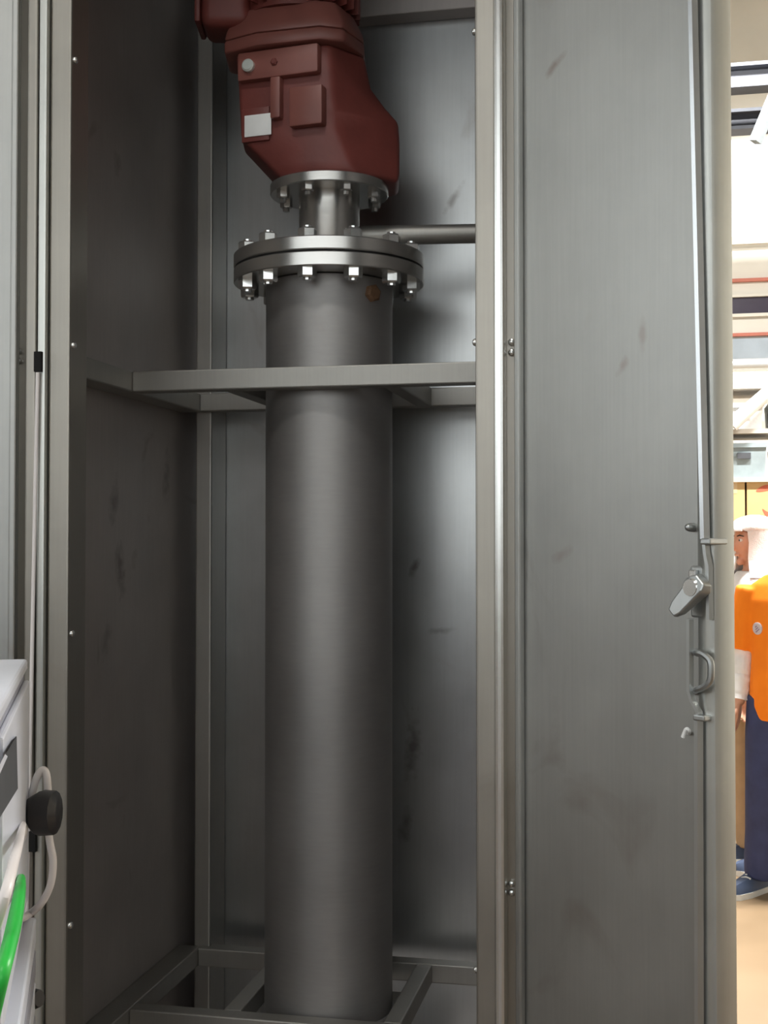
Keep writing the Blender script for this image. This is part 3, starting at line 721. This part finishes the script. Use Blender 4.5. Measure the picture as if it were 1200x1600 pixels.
def limbs(arms, legs, bm, ex=0.0):
    for (sh, el_, wr) in arms:
        tube([sh, Vector(sh).lerp(Vector(el_), 0.35), el_, Vector(el_).lerp(Vector(wr), 0.3), wr], [0.055 + ex, 0.050 + ex, 0.041 + ex, 0.041 + ex, 0.027 + ex], 12, bm)
    for (hp, kn, an) in legs:
        tube([hp, Vector(hp).lerp(Vector(kn), 0.4), kn, Vector(kn).lerp(Vector(an), 0.35), an], [0.09 + ex, 0.080 + ex, 0.056 + ex, 0.058 + ex, 0.036 + ex], 14, bm)
def face_parts(root, zc=1.60):
    for s in (-1, 1):
        bm = bmesh.new(); ell(bm, (s * 0.031, -0.081, zc + 0.012), (0.0125, 0.0115, 0.0085), 12); e = obj('eye', bm, 'eye_white', root, smooth=True)
        bm = bmesh.new(); ell(bm, (s * 0.031, -0.0915, zc + 0.012), (0.005, 0.003, 0.005), 10); obj('iris', bm, 'hair', e, smooth=True)
        obj('eyebrow', tube([(s * 0.015, -0.094, zc + 0.032), (s * 0.033, -0.091, zc + 0.037), (s * 0.052, -0.078, zc + 0.031)], [0.003, 0.004, 0.002], 6), 'hair', root, smooth=True)
def shoe(root, an, tox):
    """an: ankle point, tox: sideways drift of the toe"""
    x, y = an[0], an[1]
    up = [(0.00, 0.07, 0.034, 0.05), (0.25, 0.03, 0.040, 0.075), (0.5, -0.04, 0.044, 0.07), (0.75, -0.12, 0.046, 0.052), (0.95, -0.18, 0.036, 0.04), (1.0, -0.20, 0.015, 0.03)]
    bm = bmesh.new(); rings = []; so = []
    for t, dy, w, h in up:
        cx_ = x + tox * t; cy_ = y + dy
        rings.append([(cx_ - w, cy_, 0.024), (cx_ - w * 0.9, cy_, 0.024 + h * 0.55), (cx_ - w * 0.45, cy_, 0.024 + h), (cx_ + w * 0.45, cy_, 0.024 + h), (cx_ + w * 0.9, cy_, 0.024 + h * 0.55), (cx_ + w, cy_, 0.024)])
        so.append([(cx_ - w * 1.1, cy_, 0), (cx_ - w * 1.12, cy_, 0.026), (cx_ + w * 1.12, cy_, 0.026), (cx_ + w * 1.1, cy_, 0)])
    loft(bm, rings); o = obj('shoe', bm, 'shoe_navy', root, smooth=True)
    bm = bmesh.new(); loft(bm, so); obj('sole', bm, 'sole', o)
    for dy, h in ((-0.03, 0.098), (-0.06, 0.091), (-0.09, 0.083)):
        t = (0.07 - dy) / 0.27
        obj('lace', tube([(x + tox * t - 0.022, y + dy, h - 0.004), (x + tox * t, y + dy, h + 0.003), (x + tox * t + 0.022, y + dy, h - 0.004)], 0.004, 6), 'sole', o)

# ---- the person in orange
dO = 5.80
pO = at_d(1234, 850, dO); RZO = -0.28
po = thing('person', 'person in orange polo shirt and navy trousers standing beside the cabinet door', 'person', (pO.x, pO.y, 0), RZO)
armsO = [((-0.172, 0.0, 1.395), (-0.208, 0.03, 1.11), (-0.228, -0.03, 0.865)), ((0.172, 0.0, 1.395), (0.215, 0.03, 1.11), (0.225, -0.05, 0.87))]
legsO = [((-0.09, 0.01, 0.90), (-0.112, -0.01, 0.49), (-0.128, 0.03, 0.09)), ((0.09, 0.01, 0.90), (0.105, -0.01, 0.49), (0.12, 0.03, 0.09))]
bm = bmesh.new(); rings_torso(bm, TORSO); limbs(armsO, legsO, bm); head(bm)
for k, (a, e, w) in enumerate(armsO): hand(bm, w, Vector(w) - Vector(e) + Vector((0, 0, -0.1)), 1 if k == 0 else -1)
remesh('body', bm, 0.0055, 'skin', po, 3)
face_parts(po)
bm = bmesh.new(); ell(bm, (0, 0.014, 1.625), (0.086, 0.100, 0.108), 20, lambda p: Vector((p.x, max(p.y, -0.55) if p.z < 0.55 else p.y, max(p.z, -0.55)))); 
obj('hair', bm, 'hair', po, smooth=True)
bm = bmesh.new()
rings_torso(bm, [(0.80, 0, 0.0, 0.172, 0.135), (0.86, 0, 0.0, 0.185, 0.140)] + [(z, cx_, cy_, rx, ry) for z, cx_, cy_, rx, ry in [(0.98, 0, 0, 0.180, 0.135), (1.10, 0, 0, 0.172, 0.128), (1.22, 0, 0, 0.178, 0.130), (1.34, 0, 0, 0.188, 0.128), (1.41, 0, 0.005, 0.172, 0.108), (1.455, 0, 0.01, 0.110, 0.080)]])
for (a, e, w) in armsO:
    e2 = Vector(a).lerp(Vector(e), 0.98); tube([Vector(a) + Vector((0, 0, 0.004)), Vector(a).lerp(e2, 0.4), e2], [0.070, 0.078, 0.079], 16, bm)
sh = remesh('polo_shirt', bm, 0.009, 'orange', po, 4)
bm = bmesh.new(); tube([(0, 0.012, 1.445), (0, 0.010, 1.475), (0, 0.006, 1.492)], [0.083, 0.072, 0.070], 18, bm); obj('collar', bm, 'collar', sh, smooth=True)
for (a, e, w) in armsO:
    bm = bmesh.new(); a2 = Vector(a).lerp(Vector(e), 0.9); P = [a2, Vector(e), Vector(e).lerp(Vector(w), 0.3), Vector(e).lerp(Vector(w), 0.6), Vector(e).lerp(Vector(w), 0.93)]
    PP = smooth_path(P, 5); tube(PP, [0.055 - 0.013 * i / len(PP) + 0.0035 * math.sin(i * 2.3) for i in range(len(PP))], 14, bm); obj('sleeve', bm, 'coat', po, smooth=True)
bm = bmesh.new()
rings_torso(bm, [(0.80, 0, 0.005, 0.165, 0.118), (0.86, 0, 0.005, 0.175, 0.125), (0.95, 0, 0.005, 0.172, 0.122), (1.0, 0, 0.005, 0.166, 0.118)])
for (h_, k_, a_) in legsO:
    a2 = Vector(a_) + Vector((0, 0, -0.01)); tube([Vector(h_), Vector(h_).lerp(Vector(k_), 0.4), k_, Vector(k_).lerp(a2, 0.5), Vector(k_).lerp(a2, 0.85), a2], [0.108, 0.106, 0.092, 0.090, 0.093, 0.090], 18, bm)
remesh('trousers', bm, 0.009, 'navy', po, 3)
shoe(po, legsO[0][2], -0.11); shoe(po, legsO[1][2], 0.03)
# round patch on the shirt, put where the sight line meets the cloth
bpy.context.view_layer.update()
Mw = Matrix.Translation((pO.x, pO.y, 0)) @ Matrix.Rotation(RZO, 4, 'Z'); Iw = Mw.inverted()
ro = Iw @ CP; rd = (Iw.to_3x3() @ ray(1184, 982)).normalized()
ok, hp_, hn, _ = sh.ray_cast(ro, rd)
if ok:
    Mp = Matrix.Translation(hp_ + hn * 0.002) @ Vector((0, 0, 1)).rotation_difference(hn).to_matrix().to_4x4()
    bm = lathe([(0.028, -0.006), (0.028, 0.002), (0.025, 0.003)], 20); bmesh.ops.transform(bm, matrix=Mp, verts=bm.verts); em = obj('emblem', bm, 'emblem', sh)
    for j in range(3):
        bm = B(-0.014 + 0.004 * j, 0.012 - 0.003 * j, -0.012 + 0.010 * j, -0.008 + 0.010 * j, 0.0025, 0.0045); bmesh.ops.transform(bm, matrix=Mp, verts=bm.verts); obj('emblem_mark', bm, 'emblem_dark', em)

# ---- the person in white behind
dW_ = 6.35
pW = at_d(1177, 850, dW_); RZW = -1.15
pw = thing('person', 'person in white hooded work coat behind the one in orange', 'person', (pW.x, pW.y, 0), RZW)
dz = -0.045
armsW = [((-0.17, 0.0, 1.39), (-0.215, 0.03, 1.11), (-0.20, -0.10, 0.89)), ((0.17, 0.0, 1.39), (0.215, 0.03, 1.11), (0.20, -0.10, 0.89))]
legsW = [((-0.085, 0.01, 0.90), (-0.095, -0.01, 0.49), (-0.10, 0.03, 0.09)), ((0.085, 0.01, 0.90), (0.095, -0.01, 0.49), (0.10, 0.03, 0.09))]
bm = bmesh.new(); rings_torso(bm, TORSO); limbs(armsW, legsW, bm); head(bm)
for k, (a, e, w) in enumerate(armsW): hand(bm, w, Vector(w) - Vector(e) + Vector((0, 0, -0.06)), 1 if k == 0 else -1)
remesh('body', bm, 0.0055, 'skin', pw, 3)
face_parts(pw)
# hood: cap over the crown with a cape to the shoulders, open at the face
bm = bmesh.new()
def hoodring(z, r, ry, op, y0=0.012):
    out = []; inn = []
    n = 22
    for i in range(n + 1):
        a = -PI / 2 + op + (2 * PI - 2 * op) * i / n
        out.append((r * math.cos(a), y0 + ry * math.sin(a), z)); 
    for i in range(n, -1, -1):
        a = -PI / 2 + op + (2 * PI - 2 * op) * i / n
        inn.append(((r - 0.008) * math.cos(a), y0 + (ry - 0.008) * math.sin(a), z))
    return out + inn
loft(bm, [hoodring(1.43, 0.155, 0.120, 0.75), hoodring(1.47, 0.115, 0.105, 0.75), hoodring(1.52, 0.098, 0.105, 0.75), hoodring(1.60, 0.098, 0.115, 0.85), hoodring(1.655, 0.098, 0.117, 0.80),
          hoodring(1.672, 0.097, 0.116, 0.12)])
obj('hood', bm, 'coat', pw, smooth=True)
bm = bmesh.new(); ell(bm, (0, 0.008, 1.672), (0.100, 0.122, 0.066), 20, lambda p: Vector((p.x, p.y, max(p.z, -0.12)))); obj('cap', bm, 'coat', pw, smooth=True)
bm = bmesh.new(); loft(bm, [[(x, y - 0.03 + 0.0, 1.664 - dz_) for x, y in [(0.085, -0.08), (0.06, -0.125), (0, -0.145), (-0.06, -0.125), (-0.085, -0.08), (0, -0.02)]] for dz_ in (0.0, 0.008)]); obj('cap_peak', bm, 'coat', pw)
bm = bmesh.new()
rings_torso(bm, [(0.74, 0, 0.0, 0.195, 0.160), (0.86, 0, 0.0, 0.190, 0.150), (1.0, 0, 0, 0.182, 0.140), (1.12, 0, 0, 0.174, 0.130), (1.24, 0, 0, 0.180, 0.132), (1.34, 0, 0, 0.188, 0.128), (1.41, 0, 0.005, 0.172, 0.108), (1.46, 0, 0.01, 0.105, 0.082)])
for (a, e, w) in armsW:
    tube([Vector(a) + Vector((0, 0, 0.004)), Vector(a).lerp(Vector(e), 0.5), e, Vector(e).lerp(Vector(w), 0.94)], [0.070, 0.068, 0.060, 0.047], 16, bm)
remesh('work_coat', bm, 0.009, 'coat', pw, 4)
bm = bmesh.new()
rings_torso(bm, [(0.78, 0, 0.005, 0.150, 0.112), (0.86, 0, 0.005, 0.172, 0.122), (1.0, 0, 0.005, 0.166, 0.118)])
for (h_, k_, a_) in legsW:
    a2 = Vector(a_) + Vector((0, 0, -0.01)); tube([Vector(h_), k_, Vector(k_).lerp(a2, 0.5), a2], [0.100, 0.080, 0.076, 0.070], 16, bm)
remesh('trousers', bm, 0.009, 'tan', pw, 3)
shoe(pw, legsW[0][2], -0.02); shoe(pw, legsW[1][2], 0.02)
